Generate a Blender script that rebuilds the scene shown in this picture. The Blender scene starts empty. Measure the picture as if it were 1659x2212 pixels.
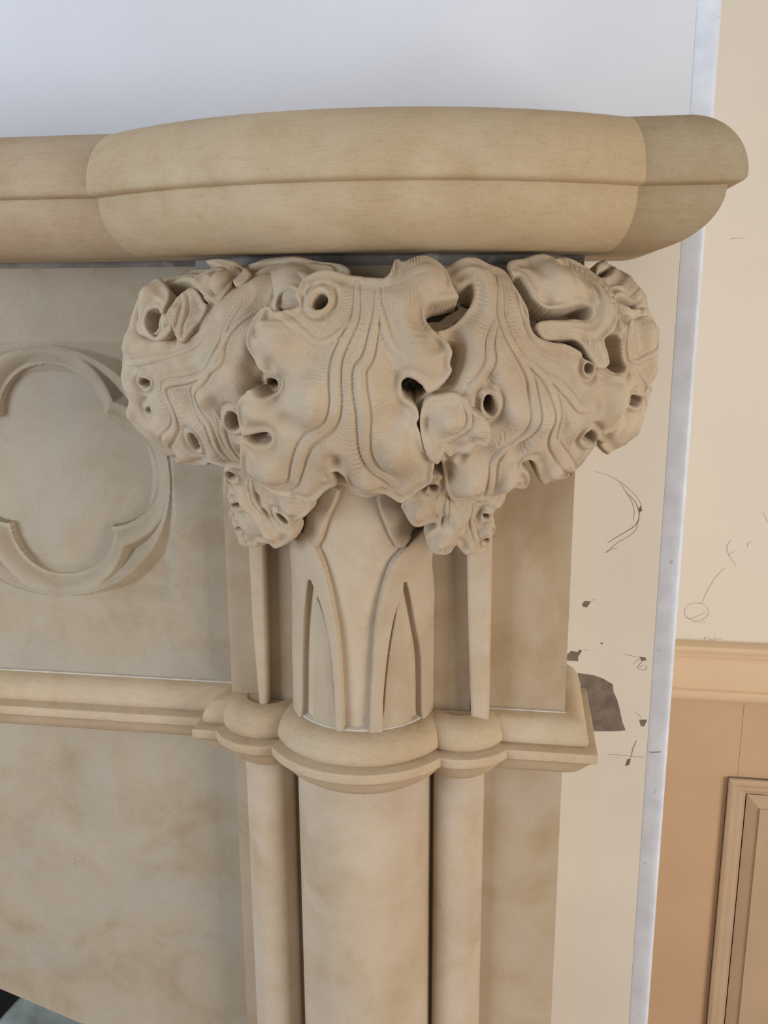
import bpy, bmesh, math, json
import numpy as np
from mathutils import Vector, Matrix

# ------------------------------------------------------------------ camera, world, lights, exposure
S = bpy.context.scene
COL = S.collection
CAM_LOC = (0.17266, -1.15, 1.30)
PITCH, YAW, ROLL, FOCAL = math.radians(13.1), math.radians(8.4), math.radians(0.28), 1950.0
fw = Vector((-math.sin(YAW) * math.cos(PITCH), math.cos(YAW) * math.cos(PITCH), -math.sin(PITCH)))
rt = fw.cross(Vector((0, 0, 1))).normalized()
up = rt.cross(fw)
rt2 = math.cos(ROLL) * rt - math.sin(ROLL) * up
up2 = math.sin(ROLL) * rt + math.cos(ROLL) * up
cd = bpy.data.cameras.new('camera')
cam = bpy.data.objects.new('camera', cd)
COL.objects.link(cam)
cam.matrix_world = Matrix(((rt2.x, up2.x, -fw.x, CAM_LOC[0]), (rt2.y, up2.y, -fw.y, CAM_LOC[1]),
                           (rt2.z, up2.z, -fw.z, CAM_LOC[2]), (0, 0, 0, 1)))
cd.sensor_fit = 'VERTICAL'
cd.sensor_height = 24.0
cd.lens = FOCAL / 2212 * 24.0
cd.clip_start = 0.05
S.camera = cam

w = bpy.data.worlds.new('world')
S.world = w
w.use_nodes = True
w.node_tree.nodes['Background'].inputs[0].default_value = (1.0, 0.98, 0.96, 1)
w.node_tree.nodes['Background'].inputs[1].default_value = 0.28


def area(name, loc, target, size, power, col):
    l = bpy.data.lights.new(name, 'AREA')
    l.shape = 'RECTANGLE'
    l.size, l.size_y = size
    l.energy = power
    l.color = col
    o = bpy.data.objects.new(name, l)
    COL.objects.link(o)
    o.location = loc
    o.rotation_euler = (Vector(target) - Vector(loc)).to_track_quat('-Z', 'Y').to_euler()
    return o


area('window_daylight', (-2.0, -1.9, 1.25), (0.0, 0, 1.2), (1.0, 1.5), 49, (0.83, 0.92, 1.0))
area('warm_side_fill', (2.3, -1.6, 0.85), (0.3, 0.0, 0.95), (1.0, 1.3), 50, (1.0, 0.91, 0.79))  # unseen warm light added on the right, stands in for bounced light
S.view_settings.view_transform = 'Standard'
S.view_settings.look = 'None'
S.view_settings.gamma = 1
S.view_settings.exposure = -0.18
S.view_settings.use_curve_mapping = False
FLOOR = -0.25


# ------------------------------------------------------------------ materials
def new_mat(name):
    m = bpy.data.materials.new(name)
    m.use_nodes = True
    nt = m.node_tree
    b = nt.nodes['Principled BSDF']
    b.inputs['Specular IOR Level'].default_value = 0.25
    return m, nt, b


def noise(nt, vec, scale, detail=6, rough=0.55, dist=0.0):
    n = nt.nodes.new('ShaderNodeTexNoise')
    n.inputs['Scale'].default_value = scale
    n.inputs['Detail'].default_value = detail
    n.inputs['Roughness'].default_value = rough
    n.inputs['Distortion'].default_value = dist
    nt.links.new(vec, n.inputs['Vector'])
    return n.outputs['Fac']


def ramp(nt, fac, stops):
    r = nt.nodes.new('ShaderNodeValToRGB')
    e = r.color_ramp.elements
    while len(e) < len(stops):
        e.new(0.5)
    for i, (p, c) in enumerate(stops):
        e[i].position = p
        e[i].color = (*c, 1) if len(c) == 3 else c
    nt.links.new(fac, r.inputs['Fac'])
    return r.outputs['Color']


def mix(nt, fac, a, b, mode='MIX'):
    m = nt.nodes.new('ShaderNodeMix')
    m.data_type = 'RGBA'
    m.blend_type = mode
    if isinstance(fac, (int, float)):
        m.inputs['Factor'].default_value = fac
    else:
        nt.links.new(fac, m.inputs['Factor'])
    for k, v in ((6, a), (7, b)):
        if isinstance(v, tuple):
            m.inputs[k].default_value = (*v, 1)
        else:
            nt.links.new(v, m.inputs[k])
    return m.outputs[2]


def coords(nt, scale=(1, 1, 1), off=(0, 0, 0)):
    g = nt.nodes.new('ShaderNodeNewGeometry')
    mp = nt.nodes.new('ShaderNodeMapping')
    mp.inputs['Scale'].default_value = scale
    mp.inputs['Location'].default_value = off
    nt.links.new(g.outputs['Position'], mp.inputs['Vector'])
    return mp.outputs['Vector']


def bump(nt, b, h, strength, dist):
    n = nt.nodes.new('ShaderNodeBump')
    n.inputs['Strength'].default_value = strength
    n.inputs['Distance'].default_value = dist
    nt.links.new(h, n.inputs['Height'])
    nt.links.new(n.outputs['Normal'], b.inputs['Normal'])


def stone(name, light, mid, dark, streak=0.0, blotch=0.5, off=(0, 0, 0), speck=0.14, rough=0.8, bmp=0.25):
    """honed cream limestone: soft clouds of ochre and pale grey, fine shell fragments, optional bedding streaks"""
    m, nt, b = new_mat(name)
    v = coords(nt, off=off)
    cloud = noise(nt, v, 9, 5, 0.6, 0.4)
    base = ramp(nt, cloud, [(0.34, light), (0.50, mid), (0.68, dark)])
    grey = noise(nt, v, 4.5, 4, 0.6, 0.2)
    gcol = (light[0] * 0.97, light[1] * 1.01, light[2] * 1.1)
    gf = ramp(nt, grey, [(0.50, (0, 0, 0)), (0.60, (blotch,) * 3)])
    base = mix(nt, gf, base, gcol)
    fine = noise(nt, coords(nt, (1, 1, 1.6), off), 420, 3, 0.7)
    sp = ramp(nt, fine, [(0.30, (1 - speck,) * 3), (0.48, (1, 1, 1)), (0.75, (1.0, 1.0, 1.0))])
    base = mix(nt, 1.0, base, sp, 'MULTIPLY')
    if streak > 0:
        sv = coords(nt, (1.0, 1.0, 7.5), off)
        st = noise(nt, sv, 44, 6, 0.7, 1.2)
        sc = ramp(nt, st, [(0.34, (1 - streak, 1 - streak * 1.15, 1 - streak * 1.45)), (0.52, (1, 1, 1))])
        base = mix(nt, 1.0, base, sc, 'MULTIPLY')
    nt.links.new(base, b.inputs['Base Color'])
    b.inputs['Roughness'].default_value = rough
    bump(nt, b, noise(nt, v, 500, 3, 0.7), bmp, 0.0006)
    return m


def plain(name, col, rough=0.7, var=0.06, scale=8, bmp=0.05, bscale=200, speck=None):
    m, nt, b = new_mat(name)
    v = coords(nt)
    c = ramp(nt, noise(nt, v, scale, 4), [(0.3, tuple(x * (1 - var) for x in col)), (0.7, tuple(min(1, x * (1 + var)) for x in col))])
    if speck:
        f = ramp(nt, noise(nt, v, speck[0], 3), [(speck[1], (0, 0, 0)), (speck[1] + 0.08, (1, 1, 1))])
        c = mix(nt, f, c, speck[2])
    nt.links.new(c, b.inputs['Base Color'])
    b.inputs['Roughness'].default_value = rough
    bump(nt, b, noise(nt, v, bscale, 3), bmp, 0.001)
    return m


M = {}
L_, M_, D_ = (0.66, 0.54, 0.40), (0.61, 0.485, 0.335), (0.53, 0.395, 0.25)
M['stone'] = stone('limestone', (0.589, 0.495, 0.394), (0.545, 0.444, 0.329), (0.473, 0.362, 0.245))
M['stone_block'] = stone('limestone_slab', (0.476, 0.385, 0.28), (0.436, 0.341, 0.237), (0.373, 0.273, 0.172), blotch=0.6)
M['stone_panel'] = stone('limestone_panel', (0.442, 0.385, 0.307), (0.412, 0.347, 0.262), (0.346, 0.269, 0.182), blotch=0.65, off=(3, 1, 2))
M['stone_carved'] = stone('limestone_carved', (0.55, 0.462, 0.361), (0.515, 0.422, 0.313), (0.455, 0.348, 0.239), speck=0.12, bmp=0.9, blotch=0.3)
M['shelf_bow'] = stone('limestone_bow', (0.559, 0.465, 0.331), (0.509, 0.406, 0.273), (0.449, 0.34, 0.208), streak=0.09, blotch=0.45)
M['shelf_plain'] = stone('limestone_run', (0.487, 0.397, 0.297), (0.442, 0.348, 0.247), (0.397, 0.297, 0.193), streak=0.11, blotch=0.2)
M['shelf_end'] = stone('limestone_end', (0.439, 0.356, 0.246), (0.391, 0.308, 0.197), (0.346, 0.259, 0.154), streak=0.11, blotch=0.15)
M['string'] = stone('limestone_moulding', (0.59, 0.478, 0.347), (0.546, 0.429, 0.296), (0.473, 0.352, 0.226), streak=0.10, blotch=0.3)
M['mortar'] = plain('mortar', (0.23, 0.215, 0.21), 0.9, 0.3, 30, 0.5, 120, speck=(24, 0.60, (0.50, 0.50, 0.50)))  # mortar tone taken darker to paint in the shade under the shelf
M['joint'] = plain('pale_mortar', (0.56, 0.52, 0.46), 0.9, 0.1, 60, 0.4, 200)
M['plaster'] = plain('skim_plaster', (0.79, 0.76, 0.71), 0.75, 0.05, 5, 0.08, 120)
M['upper_plaster'] = plain('blue_white_plaster', (0.69, 0.725, 0.82), 0.75, 0.03, 5, 0.08, 120)  # bluer tone than the lower plaster, used above the shelf line
M['far_plaster'] = plain('painted_plaster', (0.77, 0.73, 0.67), 0.75, 0.03, 3, 0.08, 120)
M['bead'] = plain('corner_bead', (0.70, 0.77, 0.92), 0.38, 0.10, 25, 0.05, 120, speck=(60, 0.68, (0.42, 0.44, 0.50)))
M['bare'] = plain('bare_grey_backing', (0.22, 0.185, 0.16), 0.9, 0.25, 60, 0.3, 200)
M['pencil'] = plain('pencil', (0.27, 0.24, 0.22), 0.8, 0.2, 300)
M['pencil_faint'] = plain('pencil_faint', (0.52, 0.46, 0.41), 0.8, 0.2, 300)
M['rail'] = plain('painted_rail', (0.71, 0.55, 0.385), 0.55, 0.04, 6)
M['mdf'] = plain('fibreboard_panelling', (0.575, 0.40, 0.265), 0.65, 0.05, 6)
M['panel_mould'] = plain('panel_moulding', (0.54, 0.41, 0.29), 0.5, 0.06, 10)
M['slate'] = plain('grey_slate', (0.22, 0.265, 0.27), 0.6, 0.35, 14, 0.2, 60)
M['firebox_black'] = plain('black_firebox', (0.012, 0.012, 0.013), 0.8, 0.3)  # near-black colour for the firebox interior
M['wood_floor'] = plain('oak_floor', (0.36, 0.22, 0.12), 0.45, 0.2, 4)


# ------------------------------------------------------------------ object helpers
def props(o, label=None, cat=None, group=None, kind=None):
    for k, v in (('label', label), ('category', cat), ('group', group), ('kind', kind)):
        if v:
            o[k] = v
    return o


def empty(name, loc, label, cat, group=None):
    o = bpy.data.objects.new(name, None)
    o.empty_display_size = 0.05
    o.location = loc
    COL.objects.link(o)
    return props(o, label, cat, group)


def mesh_obj(name, verts, faces, m, parent=None, smooth=True, angle=None):
    """verts are in world space; the object sits at its parent's base (or at its own first corner's floor)"""
    me = bpy.data.meshes.new(name)
    V = np.asarray(verts, dtype=np.float32).reshape(-1, 3)
    if isinstance(faces, np.ndarray):
        F = faces.astype(np.int32)
        me.vertices.add(len(V))
        me.vertices.foreach_set('co', V.ravel())
        n = F.shape[1]
        me.loops.add(F.size)
        me.loops.foreach_set('vertex_index', F.ravel())
        me.polygons.add(len(F))
        me.polygons.foreach_set('loop_start', np.arange(0, F.size, n, dtype=np.int32))
        me.polygons.foreach_set('loop_total', np.full(len(F), n, dtype=np.int32))
        me.update(calc_edges=True)
        me.validate()
    else:
        me.from_pydata(V.tolist(), [], faces)
        me.update()
    me.materials.append(m)
    me.polygons.foreach_set('use_smooth', np.full(len(me.polygons), smooth, dtype=bool))
    o = bpy.data.objects.new(name, me)
    COL.objects.link(o)
    if parent is not None:
        o.parent = parent
        p = parent
        off = Vector((0, 0, 0))
        while p is not None:
            off += p.location
            p = p.parent
        me.transform(Matrix.Translation(-off))
    if smooth and angle:
        me.set_sharp_from_angle(angle=math.radians(angle))
    return o


def fix_normals(o):
    bm = bmesh.new()
    bm.from_mesh(o.data)
    bmesh.ops.recalc_face_normals(bm, faces=bm.faces)
    bm.to_mesh(o.data)
    bm.free()
    return o


def box_vf(x0, x1, y0, y1, z0, z1, base=0):
    v = [(x, y, z) for x in (x0, x1) for y in (y0, y1) for z in (z0, z1)]
    f = [(0, 1, 3, 2), (4, 6, 7, 5), (0, 4, 5, 1), (2, 3, 7, 6), (0, 2, 6, 4), (1, 5, 7, 3)]
    return v, [tuple(i + base for i in q) for q in f]


def boxes(name, bl, m, parent=None, bevel=0.0):
    V, F = [], []
    for b in bl:
        v, f = box_vf(*b, base=len(V))
        V += v
        F += f
    o = mesh_obj(name, V, F, m, parent, smooth=bevel > 0)
    if bevel:
        bm = bmesh.new()
        bm.from_mesh(o.data)
        bmesh.ops.bevel(bm, geom=list(bm.edges), offset=bevel, segments=2, affect='EDGES', profile=0.5)
        bm.to_mesh(o.data)
        bm.free()
        o.data.polygons.foreach_set('use_smooth', np.full(len(o.data.polygons), True, dtype=bool))
        o.data.set_sharp_from_angle(angle=math.radians(40))
    return o


def prism(name, pts, y0, y1, m, parent=None, bevel=0.0, smooth=False):
    """polygon in the X-Z plane given depth from y0 (front) to y1 (back)"""
    n = len(pts)
    V = [(x, y0, z) for x, z in pts] + [(x, y1, z) for x, z in pts]
    F = [tuple(range(n)), tuple(range(2 * n - 1, n - 1, -1))] + [(i, (i + 1) % n, n + (i + 1) % n, n + i) for i in range(n)]
    o = mesh_obj(name, V, F, m, parent, smooth=smooth)
    fix_normals(o)
    if bevel:
        bm = bmesh.new()
        bm.from_mesh(o.data)
        es = [e for e in bm.edges if all(abs(v.co.y - min(q.co.y for q in bm.verts)) < 1e-5 for v in e.verts)]
        bmesh.ops.bevel(bm, geom=es, offset=bevel, segments=3, affect='EDGES', profile=0.5)
        bm.to_mesh(o.data)
        bm.free()
        o.data.polygons.foreach_set('use_smooth', np.full(len(o.data.polygons), True, dtype=bool))
        o.data.set_sharp_from_angle(angle=math.radians(50))
    return o


def grid_faces(nr, nc, wrap=False):
    F = []
    for i in range(nr - 1):
        for j in range(nc if wrap else nc - 1):
            F.append((i * nc + j, i * nc + (j + 1) % nc, (i + 1) * nc + (j + 1) % nc, (i + 1) * nc + j))
    return F


def lathe(name, prof, axis, a0, a1, n, m, parent=None, angle=35):
    """prof = [(radius, z)]; angle 0 faces the room (-Y), positive towards +X"""
    V = []
    for r, z in prof:
        for k in range(n + 1):
            a = a0 + (a1 - a0) * k / n
            V.append((axis[0] + r * math.sin(a), axis[1] - r * math.cos(a), z))
    return fix_normals(mesh_obj(name, V, grid_faces(len(prof), n + 1), m, parent, True, angle))


def sweep(name, prof, path, m, parent=None, angle=35):
    """mitred sweep: path = plan polyline, prof = [(out, z)], out measured to the path's right-hand side"""
    P = [Vector(p) for p in path]
    N = []
    for i in range(len(P)):
        ds = []
        if i > 0:
            ds.append((P[i] - P[i - 1]).normalized())
        if i < len(P) - 1:
            ds.append((P[i + 1] - P[i]).normalized())
        ns = [Vector((d.y, -d.x)) for d in ds]
        if len(ns) == 1:
            N.append(ns[0])
        else:
            b = (ns[0] + ns[1]).normalized()
            N.append(b / max(0.2, b.dot(ns[0])))
    V = []
    for o_, z in prof:
        for p, n in zip(P, N):
            q = p + n * o_
            V.append((q.x, q.y, z))
    F = grid_faces(len(prof), len(P))
    np_ = len(P)
    F.append(tuple(i * np_ for i in range(len(prof))))
    F.append(tuple(i * np_ + np_ - 1 for i in range(len(prof))))
    return fix_normals(mesh_obj(name, V, F, m, parent, True, angle))


def ribbon(name, xz, width, y, m, parent):
    P = [Vector((xz[i], xz[i + 1])) for i in range(0, len(xz), 2)]
    if len(P) > 2:
        Q = []
        for i in range(len(P) - 1):
            p0, p1, p2, p3 = P[max(i - 1, 0)], P[i], P[i + 1], P[min(i + 2, len(P) - 1)]
            for k in range(4):
                t = k / 4
                Q.append(0.5 * (2 * p1 + (p2 - p0) * t + (2 * p0 - 5 * p1 + 4 * p2 - p3) * t * t + (3 * p1 - p0 - 3 * p2 + p3) * t ** 3))
        Q.append(P[-1])
        P = Q
    V = []
    for i, p in enumerate(P):
        d = (P[min(i + 1, len(P) - 1)] - P[max(i - 1, 0)])
        d = d.normalized() if d.length > 0 else Vector((1, 0))
        t = i / (len(P) - 1)
        n = Vector((-d.y, d.x)) * (width / 2) * (0.45 + 0.55 * math.sin(math.pi * min(1, max(0, t))) ** 0.5)
        V += [(p.x + n.x, y, p.y + n.y), (p.x - n.x, y, p.y - n.y)]
    F = [(2 * i, 2 * i + 1, 2 * i + 3, 2 * i + 2) for i in range(len(P) - 1)]
    return mesh_obj(name, V, F, m, parent, False)


# ------------------------------------------------------------------ carving: leaves in relief on a curved ground
def smooth_loop(P, closed=True, k=3):
    n = len(P)
    out = []
    for i in range(n if closed else n - 1):
        if closed:
            p0, p1, p2, p3 = P[i - 1], P[i], P[(i + 1) % n], P[(i + 2) % n]
        else:
            p0, p1, p2, p3 = P[max(i - 1, 0)], P[i], P[i + 1], P[min(i + 2, n - 1)]
        for j in range(k):
            t = j / k
            out.append(0.5 * (2 * p1 + (p2 - p0) * t + (2 * p0 - 5 * p1 + 4 * p2 - p3) * t * t + (3 * p1 - p0 - 3 * p2 + p3) * t ** 3))
    if not closed:
        out.append(P[-1])
    return np.array(out, dtype=np.float32)


def seg_dist(Q, P, closed):
    """distance of points Q to polyline P, closest point, arc length there"""
    best = np.full(len(Q), 1e9, np.float32)
    cp = np.zeros_like(Q)
    arc = np.zeros(len(Q), np.float32)
    s0 = 0.0
    n = len(P)
    for i in range(n if closed else n - 1):
        a, b = P[i], P[(i + 1) % n]
        d = b - a
        l2 = float(d @ d) + 1e-9
        t = np.clip(((Q[:, 0] - a[0]) * d[0] + (Q[:, 1] - a[1]) * d[1]) / l2, 0, 1)
        cx_ = a[0] + t * d[0]
        cy_ = a[1] + t * d[1]
        dd = np.hypot(Q[:, 0] - cx_, Q[:, 1] - cy_)
        w_ = dd < best
        best[w_] = dd[w_]
        cp[w_, 0] = cx_[w_]
        cp[w_, 1] = cy_[w_]
        arc[w_] = s0 + t[w_] * math.sqrt(l2)
        s0 += math.sqrt(l2)
    return best, cp, arc, s0


def inside(Q, P):
    r = np.zeros(len(Q), bool)
    n = len(P)
    for i in range(n):
        a, b = P[i], P[(i + 1) % n]
        c = (a[1] > Q[:, 1]) != (b[1] > Q[:, 1])
        if abs(b[1] - a[1]) > 1e-9:
            xi = (b[0] - a[0]) * (Q[:, 1] - a[1]) / (b[1] - a[1]) + a[0]
            r ^= c & (Q[:, 0] < xi)
    return r


BELL_C = (0.017, -0.15)
BZ = [1.04, 1.10, 1.13, 1.17, 1.22, 1.27, 1.31, 1.345]
BA = [.170, .215, .250, .287, .304, .302, .280, .240]
BB = [.105, .115, .135, .165, .180, .178, .160, .125]


def bell(s, t, inset=0.0):
    ph = s / 300.0
    z = t / 1000.0 + 1.1
    zz = np.arange(1.0, 1.40, 0.005)
    ker = np.array([1, 2, 3, 2, 1]) / 9.0
    a = np.interp(z, zz, np.convolve(np.pad(np.interp(zz, BZ, BA), 2, 'edge'), ker, 'valid')) - inset
    b = np.interp(z, zz, np.convolve(np.pad(np.interp(zz, BZ, BB), 2, 'edge'), ker, 'valid')) - inset
    return np.stack([BELL_C[0] + a * np.sin(ph), BELL_C[1] - b * np.cos(ph), z], 1)


def neck(s, t):
    a = s / 78.5
    return np.stack([0.0785 * np.sin(a), -0.15 - 0.0785 * np.cos(a), t / 1000.0 + 1.1], 1)


def normals(fn, s, t):
    e = 0.5
    du = fn(s + e, t) - fn(s - e, t)
    dv = fn(s, t + e) - fn(s, t - e)
    n = np.cross(du, dv)
    return n / (np.linalg.norm(n, axis=1, keepdims=True) + 1e-12)


def carve(name, d, m, parent, fn=bell, step=0.85, depth=26.0, edge=6.0, edge_w=8.0, wave=1.0, seed=0, comb=0.55):
    out = smooth_loop(np.array(d['out'], np.float32).reshape(-1, 2))
    holes = [smooth_loop(np.array(h, np.float32).reshape(-1, 2), True, 2) for h in d.get('holes', [])]
    lo, hi = out.min(0) - 2 * step, out.max(0) + 2 * step
    xs, ys = np.arange(lo[0], hi[0], step), np.arange(lo[1], hi[1], step)
    nx, ny = len(xs), len(ys)
    Q = np.stack(np.meshgrid(xs, ys, indexing='ij'), -1).reshape(-1, 2).astype(np.float32)
    do, cpo, _, _ = seg_dist(Q, out, True)
    sd = np.where(inside(Q, out), do, -do)
    cp = cpo
    dh_all = np.full(len(Q), 1e3, np.float32)
    for h in holes:
        dh, cph, _, _ = seg_dist(Q, h, True)
        dh = np.where(inside(Q, h), -dh, dh)
        k = dh < sd
        sd = np.where(k, dh, sd)
        cp = np.where(k[:, None], cph, cp)
        dh_all = np.minimum(dh_all, dh)
    keep = sd > -0.75 * step
    snap = keep & (sd < 0.25 * step)
    Q[snap] = cp[snap]
    sd = np.maximum(sd, 0)
    # relief
    e = d.get('edge', edge)
    x = 1 - np.clip(sd / edge_w, 0, 1)
    if fn is bell:
        # thin rounded lip, a shallow gutter inside it, then the swelling blade
        x2 = 1 - np.clip(sd / 2.6, 0, 1)
        h = -2.4 * (1 - np.sqrt(np.maximum(0, 1 - x2 * x2)))
        h += 0.12 * e * np.exp(-((sd - 2.2) / 2.2) ** 2) - 0.20 * e * np.exp(-((sd - 7.5) / 3.2) ** 2)
        h += 0.45 * e * (1 - np.exp(-(sd / 22.0) ** 2))
        rm = d.get('rim', 0.35)
        h += rm * (2.4 * np.exp(-((dh_all - 3.0) / 2.4) ** 2) - 1.6 * np.exp(-((dh_all - 8.5) / 2.4) ** 2))
    else:
        h = -e * (1 - np.sqrt(np.maximum(0, 1 - x * x)))
    rng = np.random.RandomState(seed + 3)
    for k in range(7):
        a = rng.rand() * 6.28
        f = 0.05 + 0.11 * rng.rand()
        h += wave * 0.55 * np.sin(f * (Q[:, 0] * math.cos(a) + Q[:, 1] * math.sin(a)) + rng.rand() * 6.28)
    for bx in d.get('bumps', []):
        r2 = ((Q[:, 0] - bx[0]) ** 2 + (Q[:, 1] - bx[1]) ** 2) / (bx[2] ** 2)
        h += 1.9 * bx[3] * np.exp(-1.1 * r2 ** 1.35)
    vd = np.full(len(Q), 1e3, np.float32)
    va = np.zeros(len(Q), np.float32)
    vh = np.zeros(len(Q), np.float32)
    for v, w_, A in d.get('veins', []):
        P = smooth_loop(np.array(v, np.float32).reshape(-1, 2), False, 4)
        dist, _, arc, tot = seg_dist(Q, P, False)
        u = arc / tot
        taper = np.clip(0.35 + 2.2 * u, 0, 1) * np.clip((1.03 - u) * 7, 0.0, 1)
        hw = w_ / 2 * (0.55 + 0.6 * np.clip(u * 2, 0, 1))
        q = dist / hw
        prof = A * np.clip(1.25 - q ** 3, 0, 1) - 0.42 * A * np.exp(-((q - 1.45) / 0.36) ** 2) + 0.25 * A * np.exp(-((q - 2.2) / 0.5) ** 2)
        prof *= taper
        vh = np.where(np.abs(prof) > np.abs(vh), prof, vh)
        k = dist < vd
        vd[k] = dist[k]
        va[k] = arc[k]
    h += vh * np.clip(sd / 2.5, 0, 1)
    if fn is bell:
        # the blade swells between the veins and the edges
        dm = np.minimum(np.maximum(vd - 4.5, 0), np.maximum(sd - 3, 0))
        h += 3.2 * (1 - np.exp(-(dm / 8.0) ** 2))
    if comb:
        band = np.exp(-((vd - 13) / 11) ** 2) + 0.6 * np.exp(-((sd - 4) / 2.5) ** 2) * (vd > 6)
        irr = 0.5 + 0.5 * np.sin(0.21 * Q[:, 0] + 1.3 * np.sin(0.17 * Q[:, 1] + seed))
        h += comb * band * irr * np.sin(2 * math.pi * (va + 0.6 * np.sin(0.4 * vd)) / 3.1)
    ro = d.get('rough', 0)
    if ro:
        for k in range(10):
            a = rng.rand() * 6.28
            f = 0.35 + 0.7 * rng.rand()
            h += ro * 0.13 * np.sin(f * (Q[:, 0] * math.cos(a) + Q[:, 1] * math.sin(a)) + rng.rand() * 6.28)
    h += d.get('h', 0)
    # faces
    idx = -np.ones(len(Q), np.int64)
    idx[keep] = np.arange(keep.sum())
    g = np.arange(nx * ny).reshape(nx, ny)
    quad = np.stack([g[:-1, :-1], g[1:, :-1], g[1:, 1:], g[:-1, 1:]], -1).reshape(-1, 4)
    quad = quad[keep[quad].all(1)]
    F = idx[quad]
    if fn is bell:
        k = np.clip((Q[:, 1] - 185) / 50, 0, 1)
        Q[:, 1] += 3.5 * k * k
    s, t, h = Q[keep, 0].astype(float), Q[keep, 1].astype(float), h[keep].astype(float)
    nrm = normals(fn, s, t)
    base = fn(s, t)
    V = base + nrm * (h[:, None] / 1000.0)
    # rim: every boundary edge drops back into the block
    E = np.concatenate([F[:, [0, 1]], F[:, [1, 2]], F[:, [2, 3]], F[:, [3, 0]]])
    key = np.sort(E, 1)
    _, inv, cnt = np.unique(key[:, 0] * len(V) + key[:, 1], return_inverse=True, return_counts=True)
    B = E[cnt[inv] == 1]
    rim = np.unique(B)
    rmap = -np.ones(len(V), np.int64)
    rings = [V]
    faces = [F]
    prev = rim
    n0 = len(V)
    pm = np.arange(len(V))
    for frac in (0.12, 0.45, 1.0):
        nm = -np.ones(len(V), np.int64)
        nm[rim] = n0 + np.arange(len(rim))
        rings.append(V[rim] - nrm[rim] * (depth * frac / 1000.0))
        faces.append(np.stack([pm[B[:, 1]], pm[B[:, 0]], nm[B[:, 0]], nm[B[:, 1]]], 1))
        n0 += len(rim)
        pm = nm
    return mesh_obj(name, np.concatenate(rings), np.concatenate(faces), m, parent, True)


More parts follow.
